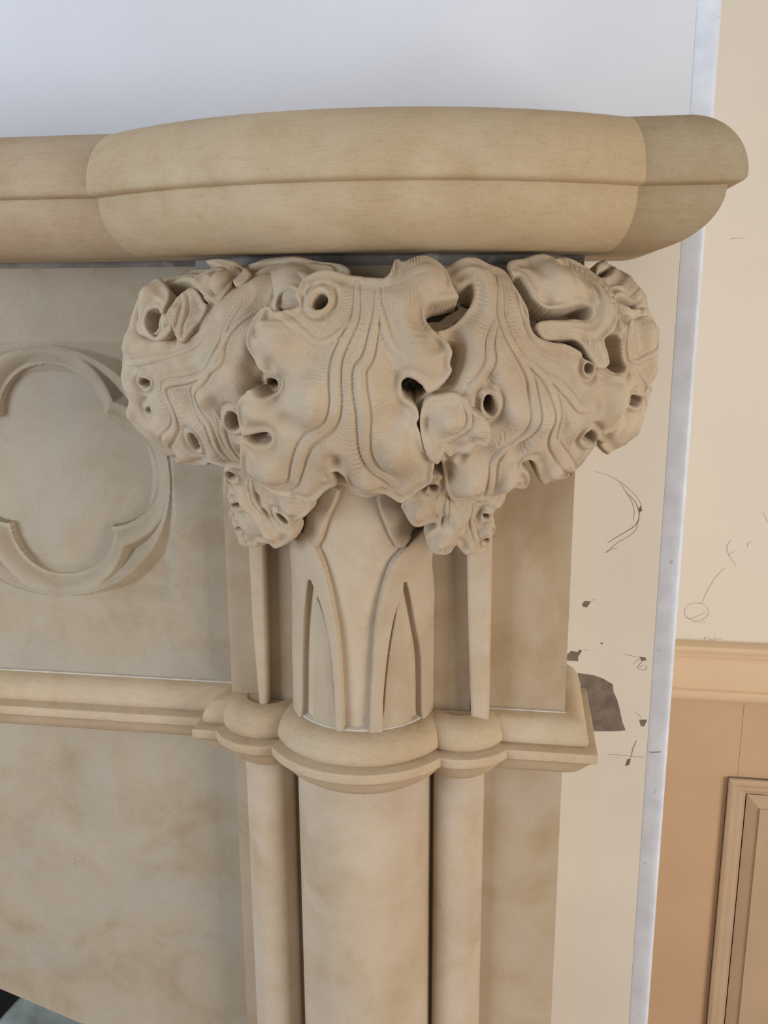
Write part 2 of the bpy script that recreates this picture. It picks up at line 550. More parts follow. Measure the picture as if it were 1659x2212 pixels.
# traced carving, millimetres on the bell (s = 300 x angle, t = height above 1.1 m), and on the neck cylinder
LEAVES = json.loads('''{"centre":{"h":11,"out":[-45.5,216.6,-26.3,221.7,-3.5,220.2,18.7,216.7,35.8,214.0,43.0,219.9,46.2,227.8,52.4,229.1,56.7,226.4,78.5,229.6,93.1,226.9,100.0,219.6,101.3,210.5,106.7,200.2,100.7,197.7,89.5,195.2,78.3,193.3,
73.2,187.7,74.6,180.1,81.5,171.2,91.1,164.2,95.9,155.8,93.7,145.6,95.7,139.1,90.4,130.1,82.8,123.6,74.4,120.0,69.3,126.3,62.2,131.3,55.8,133.1,50.7,129.0,50.7,122.5,53.9,117.2,59.8,113.8,64.6,109.0,67.6,100.7,65.2,93.8,
69.0,85.4,73.7,74.1,86.2,58.7,88.1,44.2,89.3,32.6,75.4,20.9,57.9,10.6,44.3,16.6,29.9,22.4,10.8,22.1,-2.1,23.5,-7.9,33.4,-10.3,41.7,-16.5,45.7,-23.5,43.7,-22.1,36.4,-22.7,27.9,-40.1,18.9,-61.0,7.7,-79.8,10.3,-97.6,14.5,
-110.8,18.9,-125.5,28.1,-130.7,36.2,-133.0,44.3,-121.8,61.3,-111.3,75.7,-100.0,70.8,-83.9,71.5,-76.7,76.5,-79.8,82.5,-94.4,80.1,-109.9,77.9,-111.1,87.4,-110.1,98.9,-105.8,110.4,-97.3,117.7,-87.6,122.3,-82.3,117.4,-74.2,
115.5,-64.7,119.9,-61.3,126.7,-65.7,131.9,-74.3,135.7,-81.6,140.9,-85.7,148.8,-91.5,156.6,-94.0,164.5,-91.5,176.3,-84.5,189.3,-73.2,191.9,-66.0,186.7,-55.0,188.7,-44.3,192.9,-50.0,200.9,-48.8,210.0],"holes":[[-20.2,
202.4,-18.0,199.6,-17.8,195.9,-19.5,192.3,-22.5,189.8,-26.2,189.1,-29.6,190.2,-31.9,193.0,-32.2,196.7,-30.6,200.3,-27.5,202.8,-23.6,203.6]],"veins":[[[8.5,212.2,10.4,193.0,8.5,177.8,1.2,163.8,-4.1,148.3,-5.2,128.8,-5.9,
115.5,-12.0,98.8,-22.0,87.4,-37.6,77.0,-49.2,64.7,-60.9,48.2,-73.8,32.6,-89.8,25.1],7.5,2.4],[[30.3,205.7,29.8,186.6,26.7,171.4,21.6,150.9,15.8,140.6,15.7,126.3,17.8,108.9,17.0,88.0,17.6,69.5,24.6,55.4,36.4,44.1,46.2,
34.3],7.5,2.4],[[9.6,182.8,-5.2,168.9,-20.8,162.4,-33.9,168.8,-48.8,177.7,-62.7,184.8],5,1.3],[[30.4,199.3,34.4,180.2,39.4,166.3,49.5,153.5],5.5,1.4],[[19.4,205.7,39.9,210.8,61.0,213.2,83.1,217.0],5,0.5]],
"bumps":[[-89.8,48.4,17,5],[-32.9,111.0,20,5.5],[47.6,68.2,17,5],[-65.3,166.1,18,4],[66.1,150.9,20,4.5],[75.3,214.5,18,5],[7.4,122.3,40,5],[-86.8,105.4,13,3],[15.6,37.3,12,4],[-59.0,124.0,14,-4],[43.1,135.5,12,-4],[44.5,
100.8,14,-5],[-15.2,57.8,10,-5],[-26.2,148.1,14,-3],[72.1,182.6,14,-3],[-53.4,95.1,12,-3],[-80.9,169.9,5,-3],[-73.8,182.9,5,-3],[-68.6,145.0,6,-3],[5.7,205.8,26,-3],[81.4,161.0,7,-2.5]],"edge":6,"rim":0.8},
"left":{"h":-7,"out":[-23.7,234.1,-45.0,237.5,-73.6,239.4,-101.1,237.1,-118.2,231.1,-125.7,224.9,-143.4,232.5,-163.8,237.0,-178.2,236.7,-184.6,232.0,-196.8,230.1,-227.3,232.7,-246.7,232.5,-274.9,230.2,-295.4,221.7,
-302.1,209.7,-304.0,192.1,-302.8,176.7,-319.6,156.3,-319.9,139.3,-333.4,109.9,-329.8,95.9,-388.2,72.8,-374.1,56.6,-376.0,52.6,-375.6,45.2,-377.1,32.4,-370.9,24.1,-371.4,19.0,-297.8,24.4,-240.2,24.3,-219.5,29.6,-193.2,
26.3,-159.0,26.6,-136.8,30.5,-98.0,50.2,-65.1,86.3,-50.8,113.4,-44.3,138.9,-40.8,158.8,-39.2,188.3,-28.7,212.8],"holes":[[-242.3,117.1,-247.8,114.6,-255.1,113.3,-262.8,113.4,-268.5,115.0,-269.9,117.6,-267.5,120.6,-263.2,
123.0,-256.5,124.3,-248.9,124.1,-243.3,122.5,-240.0,120.0],[-274.2,216.0,-259.6,220.2,-240.3,225.3,-218.7,223.5,-198.4,216.3,-176.3,206.8,-160.7,201.6,-157.7,192.3,-163.3,183.1,-179.5,177.9,-200.5,184.0,-217.5,192.3,
-225.6,187.0,-223.0,177.5,-230.4,172.7,-247.5,178.4,-260.6,191.2,-244.8,196.5,-237.4,206.1],[-262.1,88.2,-264.8,86.4,-270.0,84.9,-276.2,84.1,-281.1,84.2,-283.7,85.3,-283.4,86.9,-279.9,88.8,-274.7,90.3,-268.6,91.1,-264.5,
90.9,-261.8,89.9],[-120.2,86.0,-121.0,80.7,-124.1,76.2,-128.6,73.7,-133.0,74.0,-136.3,77.0,-137.5,81.8,-136.1,87.2,-132.9,91.7,-128.5,94.1,-124.2,93.8,-121.0,90.8],[-199.1,58.6,-203.4,53.1,-209.6,48.4,-215.0,45.8,-219.9,
45.8,-220.6,48.7,-218.2,53.6,-213.5,59.0,-207.4,63.7,-202.3,66.2,-198.6,66.1,-197.1,63.3],[-68.7,124.4,-69.9,121.3,-73.1,118.9,-77.8,117.8,-81.7,118.7,-84.8,120.9,-85.7,124.1,-84.6,127.3,-81.4,129.6,-77.2,130.5,-72.7,
129.8,-69.7,127.6],[-49.1,205.0,-48.1,200.0,-50.3,195.4,-55.5,192.3,-62.1,191.6,-68.3,193.4,-73.1,197.3,-74.6,202.3,-72.4,206.9,-67.1,210.0,-60.4,210.8,-53.5,208.9],[-87.3,75.7,-89.2,73.1,-92.3,71.1,-95.8,70.3,-99.5,
70.8,-101.5,72.6,-101.6,75.1,-100.1,77.7,-97.0,79.6,-93.1,80.4,-89.9,79.9,-87.9,78.1]],"veins":[[[-90.2,196.3,-100.2,184.3,-115.2,168.3,-125.8,152.9,-138.3,139.3,-151.2,127.5,-164.1,116.5,-172.1,104.2,-169.4,92.1,-161.8,
80.1,-163.9,66.2,-172.2,51.0,-173.6,34.6],6.5,2.2],[[-110.0,198.3,-119.1,168.3,-125.0,145.7,-146.5,133.9,-176.4,124.6,-207.6,119.2,-213.3,107.9,-210.9,93.4,-214.5,81.8,-232.8,66.7,-298.1,44.6],6,2.2],[[-210.2,209.1,
-198.2,200.7,-194.0,188.2,-191.4,175.7,-184.8,162.3],7,2.6],[[-135.4,178.2,-160.4,160.6,-188.5,151.7,-223.5,145.6,-264.7,139.5,-310.8,139.6],5,1.2],[[-147.6,96.4,-145.3,83.2,-146.2,69.6,-150.9,53.6,-149.9,39.9],5,1.5]],
"bumps":[[-154.0,109.3,12,4],[-254.8,71.2,14,5],[-210.3,188.1,13,4],[-266.5,155.4,18,4],[-119.9,172.3,40,5],[-160.1,219.1,16,4],[-274.2,192.2,14,3],[-184.8,103.6,16,-3],[-178.1,192.3,13,-4],[-199.9,172.6,10,-4],[-269.9,
101.6,11,-2.5],[-260.2,37.4,10,3],[-92.6,133.1,15,-7.5],[-90.3,112.4,15,-7],[-79.6,153.5,13,-7],[-133.8,48.3,10,-4],[-66.5,178.5,14,-5],[-61.3,218.1,20,3],[-108.9,97.9,7,-3],[-319.8,84.6,9,2.5],[-269.5,207.3,12,3]],
"edge":7},"right":{"h":1,"out":[97.1,225.8,114.5,230.5,134.6,232.7,153.3,231.3,170.4,225.2,173.0,214.0,176.8,203.6,180.2,192.2,178.0,179.9,181.2,170.7,191.3,165.4,203.0,162.6,215.1,161.5,235.6,153.8,239.8,147.5,247.8,
144.2,261.3,140.7,267.9,137.3,275.9,133.9,285.0,131.1,303.7,129.1,309.6,119.7,327.7,106.5,329.2,96.2,320.2,85.2,326.7,74.4,291.3,67.8,301.5,60.4,303.8,50.3,305.9,40.1,305.4,33.7,323.0,23.4,298.5,32.1,315.2,23.1,308.8,
18.9,263.2,20.8,244.8,26.2,219.1,43.3,205.8,48.4,198.9,46.1,203.9,40.1,221.9,32.0,237.9,21.2,239.6,12.7,215.9,13.8,217.7,5.9,197.4,2.7,178.0,2.8,161.3,4.7,147.3,4.4,135.2,1.9,119.3,13.4,107.2,28.3,98.8,44.5,90.4,57.4,
79.2,63.8,68.6,74.6,63.2,92.7,62.5,109.3,71.7,117.9,82.2,127.3,90.8,135.5,92.8,147.9,87.5,160.3,82.4,172.5,91.5,176.5,103.1,182.0,114.7,191.6,122.6,200.7,124.1,212.0,109.3,211.0,98.3,217.3],"holes":[[139.5,109.2,140.7,
104.0,139.6,100.1,137.5,98.4,133.9,99.4,130.7,102.9,128.3,107.9,127.6,112.9,128.3,116.8,130.7,118.5,133.8,117.5,137.0,114.1],[251.1,138.3,250.1,136.0,247.9,134.3,244.8,133.7,241.8,134.5,239.8,136.3,239.0,138.6,240.0,
141.0,242.2,142.6,244.6,143.2,247.7,142.5,250.3,140.7],[285.8,69.3,289.6,66.1,289.2,63.8,283.6,63.4,275.6,64.7,267.9,67.4,262.8,70.6,262.5,73.5,265.0,75.5,270.4,76.0,276.1,74.9,281.8,72.5]],"veins":[[[157.6,219.3,150.5,
201.6,145.8,184.3,148.3,168.0,160.1,149.2,171.1,132.4,176.5,118.5,181.4,99.6,181.5,81.6,170.3,69.4,160.7,61.0,158.8,45.7,168.6,26.9,181.1,8.9],6.5,2.0],[[172.9,210.9,171.9,188.2,176.8,167.7,193.8,158.1,204.2,154.8],5,
1.3],[[147.3,180.2,154.0,157.6,172.2,142.8,188.9,129.9,201.2,114.6,209.1,95.4,216.2,71.1,246.6,52.1,293.2,33.8],6.5,2.0],[[140.1,180.2,130.9,164.0,129.9,147.6,124.5,135.2,113.5,121.8,110.6,116.5],6,2.0],[[161.9,148.0,
181.4,136.3,203.5,125.5,221.3,113.2,238.0,101.7,258.9,99.7],5.5,1.6],[[217.0,79.1,236.4,60.5,276.2,42.0,302.0,30.1],5,1.4]],"bumps":[[195.0,95.9,17,5],[141.1,30.4,18,5],[193.3,28.7,11,4],[259.1,32.0,12,3],[137.9,145.4,
40,5],[168.2,102.3,16,3],[167.4,115.5,12,-2],[131.2,131.0,7,-3],[139.2,56.5,14,-4],[179.9,61.5,10,-3],[101.4,154.0,14,-3.5],[117.7,54.5,6,-3],[115.9,30.9,5,-3],[296.1,104.1,16,4],[266.3,132.0,14,-2],[277.3,75.1,10,-3],
[130.6,225.7,20,4],[96.0,147.9,12,-7],[90.7,130.4,12,-7],[100.4,166.3,12,-4],[105.2,37.7,10,-4]],"edge":6,"rim":1.0},"fold":{"h":15,"out":[75.2,118.0,87.3,120.0,98.5,120.9,105.8,118.8,109.0,117.6,115.4,109.0,125.1,103.3,
132.1,96.7,136.2,84.4,135.8,75.4,133.1,73.8,125.1,73.4,119.4,68.3,107.5,66.1,100.1,63.7,94.2,68.7,91.7,60.7,87.8,58.5,78.0,65.9,71.4,77.5,68.5,91.9,68.8,106.2],"holes":[],"veins":[[[106.1,116.6,112.4,104.6,112.0,93.7,
103.4,85.0,92.2,76.2],5,1.5]],"bumps":[[95.5,98.3,13,4.5],[124.9,89.1,11,3],[122.1,78.0,8,-2.5],[77.0,91.9,9,-2.5],[105.9,71.5,8,-2]],"edge":5,"rough":0.5},"curl":{"h":1,"out":[180.8,231.4,197.2,235.8,225.6,238.6,249.6,
235.9,274.9,239.0,303.2,234.4,313.2,224.1,315.9,215.5,310.3,200.0,299.6,184.2,283.2,171.8,264.6,162.9,271.7,149.9,275.0,142.4,267.9,137.1,256.2,137.6,247.8,145.2,235.2,161.1,222.0,165.5,203.0,164.7,190.0,165.9,183.0,
173.1,185.3,180.1,198.5,182.5,218.2,182.6,233.6,184.2,249.2,183.4,259.8,187.6,262.7,193.8,253.7,197.0,236.6,195.0,215.6,193.1,198.7,195.2,189.0,202.4,187.5,212.6,185.5,219.9,175.8,221.9],"holes":[],"veins":[[[238.9,
228.5,269.8,226.5,283.9,215.9,286.3,203.2,278.7,188.5,258.7,175.2,237.3,174.5,214.4,174.7,194.2,175.0],11,2.0]],"bumps":[[242.2,217.9,22,4],[280.7,188.5,16,3],[257.4,153.4,14,3],[206.3,203.3,10,-3],[215.9,226.2,14,-2]],
"edge":7},"far":{"h":-4,"out":[348.1,232.8,422.9,239.4,448.2,237.9,445.8,230.4,444.9,217.9,446.0,203.1,445.9,187.2,447.0,173.5,445.2,150.5,446.0,140.6,409.4,120.7,440.1,106.2,438.6,80.2,422.6,60.9,425.0,54.3,428.4,49.3,
428.0,42.4,428.1,37.2,429.4,36.9,355.1,47.6,318.3,58.9,301.1,64.9,292.0,79.6,291.8,92.2,293.2,103.4,282.0,120.6,270.3,136.0,263.2,147.8,261.1,163.7,272.4,179.2,288.8,194.8,305.4,212.8],"holes":[[387.9,98.5,389.8,95.5,
381.4,93.8,368.1,93.8,355.3,95.3,344.6,98.0,338.5,101.2,338.6,104.0,342.8,105.9,351.7,106.2,364.3,104.8,378.3,101.9],[278.9,167.6,291.8,171.6,299.4,163.0,302.1,146.8,310.4,136.9,302.7,132.2,289.9,133.2,281.2,138.9,277.2,
149.6],[376.9,196.3,366.1,194.9,351.4,194.8,338.1,196.1,328.9,198.4,324.2,201.1,325.4,203.4,332.7,204.9,344.3,205.0,358.9,203.8,371.5,201.5,379.3,198.7],[444.7,154.3,445.4,150.3,445.5,147.5,445.7,146.9,446.0,148.4,446.3,
151.7,445.7,156.0,445.7,160.0,445.6,162.7,444.5,163.4,445.1,161.9,444.9,158.5],[404.0,230.7,390.5,228.8,371.1,226.6,353.0,224.7,339.7,223.5,331.2,223.4,330.4,224.3,335.6,226.0,347.3,228.1,364.7,230.0,384.0,231.3,401.5,
231.6]],"veins":[[[347.3,188.0,318.0,173.3,315.2,151.9,328.6,141.7,367.7,147.1,446.2,159.7,448.1,178.1,408.0,189.8,354.1,190.1],5,1.8],[[325.9,140.7,349.8,128.9,385.5,110.3,440.5,87.1,441.2,73.7],5,1.4],[[446.8,224.8,
448.4,213.5,381.5,203.2],5,1.5]],"bumps":[[351.0,166.3,16,-2.5],[404.2,218.8,16,4],[294.9,192.6,14,-8],[279.3,152.7,14,-9],[295.5,114.5,10,-6],[310.7,216.0,14,-6],[428.6,63.6,16,4],[447.2,207.7,12,3],[328.1,66.9,9,3],
[318.6,188.2,9,-4],[347.4,85.7,9,-2]],"edge":7,"rough":0.5},"smallleft":{"h":-4,"out":[-183.1,31.6,-167.3,34.2,-145.7,34.0,-116.5,32.6,-90.9,29.1,-75.9,23.6,-70.7,13.5,-88.3,5.5,-84.0,0.0,-79.5,-4.9,-84.7,-14.1,-95.6,
-20.4,-113.7,-25.5,-125.8,-26.5,-123.6,-34.6,-130.8,-43.3,-151.0,-52.9,-178.7,-59.4,-194.3,-60.9,-209.4,-58.2,-242.4,-59.5,-256.5,-64.5,-300.1,-68.3,-344.4,-66.0,-343.9,-57.3,-321.4,-49.1,-319.8,-41.2,-291.7,-28.9,
-252.3,-15.2,-256.9,-5.7,-238.0,5.7,-203.4,20.0],"holes":[[-180.6,18.8,-186.7,16.6,-193.8,15.5,-199.0,15.9,-200.1,17.9,-198.2,20.6,-192.3,23.6,-185.6,25.9,-179.7,26.9,-175.5,26.3,-173.5,24.5,-175.8,21.7],[-224.2,-16.3,
-227.7,-17.5,-233.9,-18.4,-241.6,-18.8,-247.1,-18.5,-250.1,-17.6,-249.3,-16.4,-244.6,-15.1,-238.4,-14.2,-231.9,-13.9,-226.5,-14.3,-223.5,-15.1],[-130.5,-28.8,-134.6,-29.5,-139.3,-28.7,-144.4,-26.8,-147.4,-24.1,-149.1,
-21.6,-147.6,-19.7,-143.6,-19.0,-138.4,-19.7,-134.1,-21.7,-130.3,-24.3,-129.1,-26.9],[-283.7,-46.7,-288.7,-48.1,-296.4,-49.5,-304.4,-50.4,-311.2,-50.7,-314.1,-50.3,-310.5,-48.9,-304.1,-47.4,-296.4,-46.0,-288.5,-45.1,
-284.4,-45.0,-282.8,-45.6]],"veins":[[[-151.4,19.5,-177.7,-1.9,-177.9,-16.8,-171.7,-27.0],5,1.5],[[-134.2,4.6,-111.0,-2.0,-91.1,-8.4],4,1]],"bumps":[[-110.5,-7.8,12,4],[-179.5,-40.4,12,4],[-198.0,-6.9,12,3],[-302.3,
-59.1,8,3],[-271.3,-30.4,7,2.5],[-169.8,-5.2,8,-3],[-171.1,-21.7,6,-3],[-208.3,5.5,9,-3]],"edge":5,"rough":0.5},"smallright":{"h":-4,"out":[88.4,28.2,108.5,28.8,141.0,22.4,177.8,17.0,212.0,13.9,222.0,8.3,233.6,-4.1,
231.7,-10.4,221.6,-14.0,224.2,-19.0,235.5,-26.1,247.6,-33.3,255.2,-40.3,251.9,-45.1,261.0,-54.0,254.1,-61.1,236.6,-62.6,209.5,-62.1,192.4,-57.2,174.7,-49.8,169.3,-56.3,160.1,-59.8,147.8,-59.8,131.8,-56.0,119.6,-49.1,
112.4,-40.8,112.9,-35.1,122.0,-30.3,124.4,-27.1,118.2,-24.6,106.3,-26.0,94.6,-26.8,83.0,-24.3,72.9,-17.8,63.1,-9.0,60.2,-5.1,66.9,3.3,74.2,10.3,86.7,11.6,92.3,15.4],"holes":[[104.5,16.8,105.4,14.6,104.3,12.6,101.8,11.3,
98.4,11.1,95.1,12.1,92.9,13.9,92.2,16.1,93.4,18.1,95.9,19.3,99.1,19.5,102.3,18.6],[214.5,-18.3,214.5,-19.6,211.9,-20.1,208.9,-20.1,204.2,-19.2,201.2,-17.9,199.3,-16.3,199.3,-15.0,201.9,-14.5,204.9,-14.5,208.6,-15.3,
212.5,-16.7],[249.3,-47.9,249.8,-49.0,248.5,-49.8,244.6,-49.8,240.8,-49.3,237.6,-48.4,235.1,-47.2,233.7,-45.9,236.1,-45.3,238.8,-45.2,242.6,-45.7,246.9,-46.7],[171.9,4.2,172.6,3.1,171.9,2.3,170.4,2.0,168.3,2.3,166.2,3.2,
164.2,4.5,163.6,5.6,164.3,6.4,165.8,6.7,168.4,6.3,170.5,5.4]],"veins":[[[122.1,14.2,129.2,-4.8,136.5,-19.3,139.7,-29.1],4.5,1.4],[[173.2,-1.0,177.6,-12.3,183.9,-23.8,203.5,-37.7,221.7,-49.4],4.5,1.5],[[117.9,17.7,135.7,
3.4,151.6,-7.6],4,1]],"bumps":[[85.9,-10.6,14,4.5],[138.2,-45.4,13,4.5],[163.9,-16.7,14,3],[223.2,-32.0,10,3.5],[213.4,-4.0,9,3],[133.8,-20.9,6,-3],[132.1,5.2,8,-2.5],[190.3,-11.2,8,-3],[210.0,-53.0,10,2]],"edge":5,
"rough":0.4},"hood":{"h":-6,"out":[-75.7,17.8,-41.7,29.4,-15.0,40.4,9.5,30.8,40.3,20.9,50.7,14.1,37.3,7.1,12.4,3.1,-10.5,4.4,-18.5,13.0,-27.2,17.1,-41.1,12.3,-62.4,4.4],"holes":[],"veins":[],"bumps":[[11.4,13.7,8,2]],
"edge":4},"backleft":{"h":-9,"out":[-154.7,238.0,-137.5,240.9,-107.2,242.6,-61.5,241.4,-19.1,238.3,-4.3,231.9,-8.2,221.8,-21.7,214.8,-43.9,198.1,-79.4,198.2,-111.3,213.5,-141.1,226.2],"holes":[],"veins":[],
"bumps":[[-67.7,228.4,20,3]],"edge":6},"backtop":{"h":-20,"out":[54.0,233.0,80.3,236.2,105.0,232.8,120.3,228.4,133.5,215.5,133.1,204.9,121.7,193.5,108.9,184.2,95.9,178.1,82.7,176.1,76.5,184.4,78.4,190.6,89.3,191.6,98.6,
196.7,110.9,202.9,101.5,212.4,86.9,219.9,63.9,224.3],"holes":[[101.0,180.1,100.2,178.4,98.1,177.1,95.5,176.7,93.1,177.1,91.5,178.4,91.3,180.2,92.0,181.9,94.2,183.2,96.5,183.7,99.2,183.2,100.8,181.9],[114.3,186.3,113.2,
184.5,111.0,183.2,108.4,182.8,106.0,183.3,104.4,184.6,103.9,186.3,105.0,188.1,106.9,189.3,109.6,189.8,112.3,189.3,113.8,188.0],[127.7,205.6,125.6,203.9,122.2,203.2,118.9,203.7,116.0,205.2,114.8,207.3,115.2,209.6,117.4,
211.3,121.2,212.0,124.6,211.5,126.7,210.0,128.2,207.8]],"veins":[],"bumps":[],"edge":6},"tongue":{"h":1,"out":[-211.6,189.2,-209.0,200.7,-200.0,209.0,-189.4,214.1,-172.5,207.8,-164.4,201.6,-154.6,197.5,-156.5,186.3,
-161.6,179.2,-167.6,170.0,-176.7,161.6,-184.2,167.7,-193.7,175.9,-203.7,183.0],"holes":[],"veins":[[[-199.5,208.0,-189.2,200.6,-185.3,188.3,-183.0,176.0,-178.2,162.6],7,2.4]],"bumps":[[-172.4,196.5,9,-3],[-199.4,189.3,9,
2]],"edge":4},"cup":{"h":3,"out":[-201.9,221.0,-195.3,225.7,-184.7,229.8,-168.1,230.6,-148.3,225.6,-136.8,217.7,-134.9,204.5,-138.2,196.4,-148.0,199.5,-161.1,204.6,-189.9,216.2],"holes":[],"veins":[],"bumps":[[-148.5,
216.8,9,-6],[-173.4,219.1,8,2]],"edge":4},"cup2":{"h":0,"out":[-205.1,236.5,-183.4,239.3,-159.1,237.3,-139.7,233.3,-118.3,224.7,-119.5,215.5,-131.9,215.6,-150.5,226.2,-176.1,231.8],"holes":[],"veins":[],"bumps":[[-143.7,
228.2,9,-5]],"edge":4},"sidelobe":{"h":1,"out":[-283.2,189.0,-285.0,209.6,-274.9,221.4,-245.0,216.8,-221.2,207.0,-215.9,194.5,-217.6,188.2,-230.5,194.5,-245.7,194.4,-249.3,188.1,-236.0,175.4,-217.2,167.3,-201.7,178.9,
-200.0,184.1,-191.8,173.8,-203.1,165.4,-217.8,163.0,-237.6,166.9,-254.0,171.0],"holes":[],"veins":[],"bumps":[[-260.3,206.2,10,3]],"edge":4},"rearleft":{"h":-30,"out":[-403.3,198.6,-405.5,227.6,-268.2,236.9,-193.5,225.0,
-156.5,182.8,-200.3,156.1,-298.5,159.8],"holes":[],"veins":[],"bumps":[],"edge":6},"rear":{"h":-32,"out":[185.7,216.2,253.7,227.1,454.4,228.7,450.5,217.0,452.8,171.1,446.5,112.6,446.6,76.5,278.1,119.3,240.0,142.0,193.4,
164.0,176.2,184.9],"holes":[[229.5,184.5,227.2,182.0,223.0,180.2,218.0,179.6,214.2,180.3,211.5,182.1,211.9,184.6,214.1,187.1,218.4,188.9,223.4,189.6,227.3,188.9,230.0,187.0],[297.6,187.2,293.1,184.8,287.0,183.1,280.3,
182.5,275.1,183.2,271.8,185.0,272.6,187.4,276.1,189.7,281.5,191.5,288.3,192.1,294.5,191.4,297.7,189.6],[218.1,200.3,215.5,196.7,212.0,194.0,209.2,193.0,206.7,194.0,205.7,196.7,206.6,200.4,209.1,204.0,212.6,206.7,216.3,
207.7,218.9,206.7,219.9,204.0],[244.7,159.6,243.7,158.0,242.1,156.8,239.4,156.5,236.8,156.9,234.6,158.1,233.6,159.7,234.6,161.3,236.2,162.5,238.9,162.9,242.2,162.4,243.7,161.2],[265.3,160.8,264.1,158.4,261.4,156.6,256.8,
156.1,252.3,156.8,249.7,158.6,248.5,161.1,249.8,163.5,252.4,165.3,256.3,165.9,260.8,165.2,264.2,163.3],[277.4,153.6,278.5,151.5,278.3,149.6,276.0,148.3,272.7,148.1,269.3,148.9,267.0,150.6,265.9,152.7,266.1,154.7,268.4,
155.9,270.9,156.2,274.3,155.4],[452.3,197.6,453.5,195.3,453.9,193.6,454.3,193.0,434.8,193.7,419.0,195.4,423.2,197.7,454.1,199.9,453.7,201.6,453.2,202.2,452.8,201.6,452.4,199.9]],"veins":[],"bumps":[],"edge":6},
"rearmid":{"h":-36,"out":[-114.4,216.3,-58.7,220.1,-1.1,199.4,61.8,172.7,127.2,185.6,126.9,145.6,101.6,118.7,114.0,75.3,127.0,25.7,67.6,43.3,38.8,104.7,-16.1,104.2,-71.8,73.6,-152.6,70.5,-161.5,100.5,-132.4,144.5,-96.3,
172.6],"holes":[[-83.0,121.7,-84.4,118.8,-87.8,116.7,-91.8,115.8,-95.9,116.5,-98.1,118.6,-99.0,121.4,-98.0,124.2,-94.8,126.3,-90.8,127.1,-86.8,126.5,-83.9,124.5],[-67.6,195.6,-68.0,192.9,-70.7,190.9,-74.8,190.2,-79.6,
190.9,-83.4,192.9,-85.3,195.6,-85.0,198.3,-82.4,200.3,-77.7,201.0,-73.2,200.3,-69.4,198.3],[77.0,117.5,75.9,111.8,72.3,107.6,66.9,106.1,61.3,107.7,57.2,111.8,55.6,117.5,56.9,123.0,60.9,127.0,66.2,128.4,71.5,127.0,75.5,
123.0],[77.8,87.3,77.1,84.0,75.1,81.5,72.3,80.6,69.3,81.5,67.0,84.0,66.0,87.4,66.6,90.7,68.6,93.2,71.5,94.0,74.5,93.1,76.8,90.7],[99.5,122.8,98.9,120.4,97.6,118.6,95.6,117.9,93.5,118.6,91.9,120.4,91.2,122.9,91.8,125.3,
93.3,127.1,95.5,127.7,97.4,127.1,98.7,125.3]],"veins":[],"bumps":[],"edge":6}}''')
NECK = json.loads('''{"stems":{"stemL":[-90.9,-45.8,-56.7,-45.1,-37.0,-62.7,-24.8,-94.2,-16.5,-135.9,-12.1,-174.2,-10.3,-220.5,-9.9,-283.6,-17.5,-284.8,-19.3,-221.8,-23.8,-164.3,-31.9,-126.8,-39.7,-110.1,-48.4,-98.3,-56.8,-136.9,-62.9,
-185.6,-69.8,-285.4,-81.0,-286.6,-103.8,-260.5,-95.3,-197.2,-87.6,-122.6,-90.0,-81.2,-103.6,-66.2],"panelL":[-41.3,-117.3,-27.3,-153.4,-22.6,-194.2,-20.5,-233.8,-19.4,-283.9,-50.7,-285.3,-47.4,-204.6,-44.5,-145.4],
"braceL":[-56.8,-46.3,-33.8,5.1,-10.2,7.0,-24.5,-26.2,-38.8,-58.6],"stemR":[88.2,-41.9,59.6,-60.9,43.6,-76.3,33.3,-106.2,26.5,-139.3,22.9,-184.8,20.3,-231.3,18.8,-282.4,31.1,-283.6,33.0,-232.5,38.6,-174.9,45.8,-134.8,
54.4,-113.6,59.6,-98.8,71.1,-146.8,81.5,-196.7,86.0,-285.7,113,-301.4,113,-202.9,112.4,-123.9,103.8,-84.1,110.8,-63.0],"panelR":[53.9,-120.3,45.7,-153.0,39.2,-193.5,34.8,-244.5,32.8,-282.6,69.0,-286.7,65.9,-215.7,60.2,
-155.8],"braceR":[28.5,-3.6,45.0,1.6,67.9,-40.3,50.8,-59.6]},"ribL":[-0.1307,1.0333,-0.1105,1.034,-0.112,0.9243,-0.114,0.813,-0.1241,0.8162,-0.1287,0.9235],"ribR":[0.1194,1.0236,0.1493,1.0427,0.1502,0.9137,0.1505,0.8168,
0.1306,0.8154,0.1241,0.9594]}''')
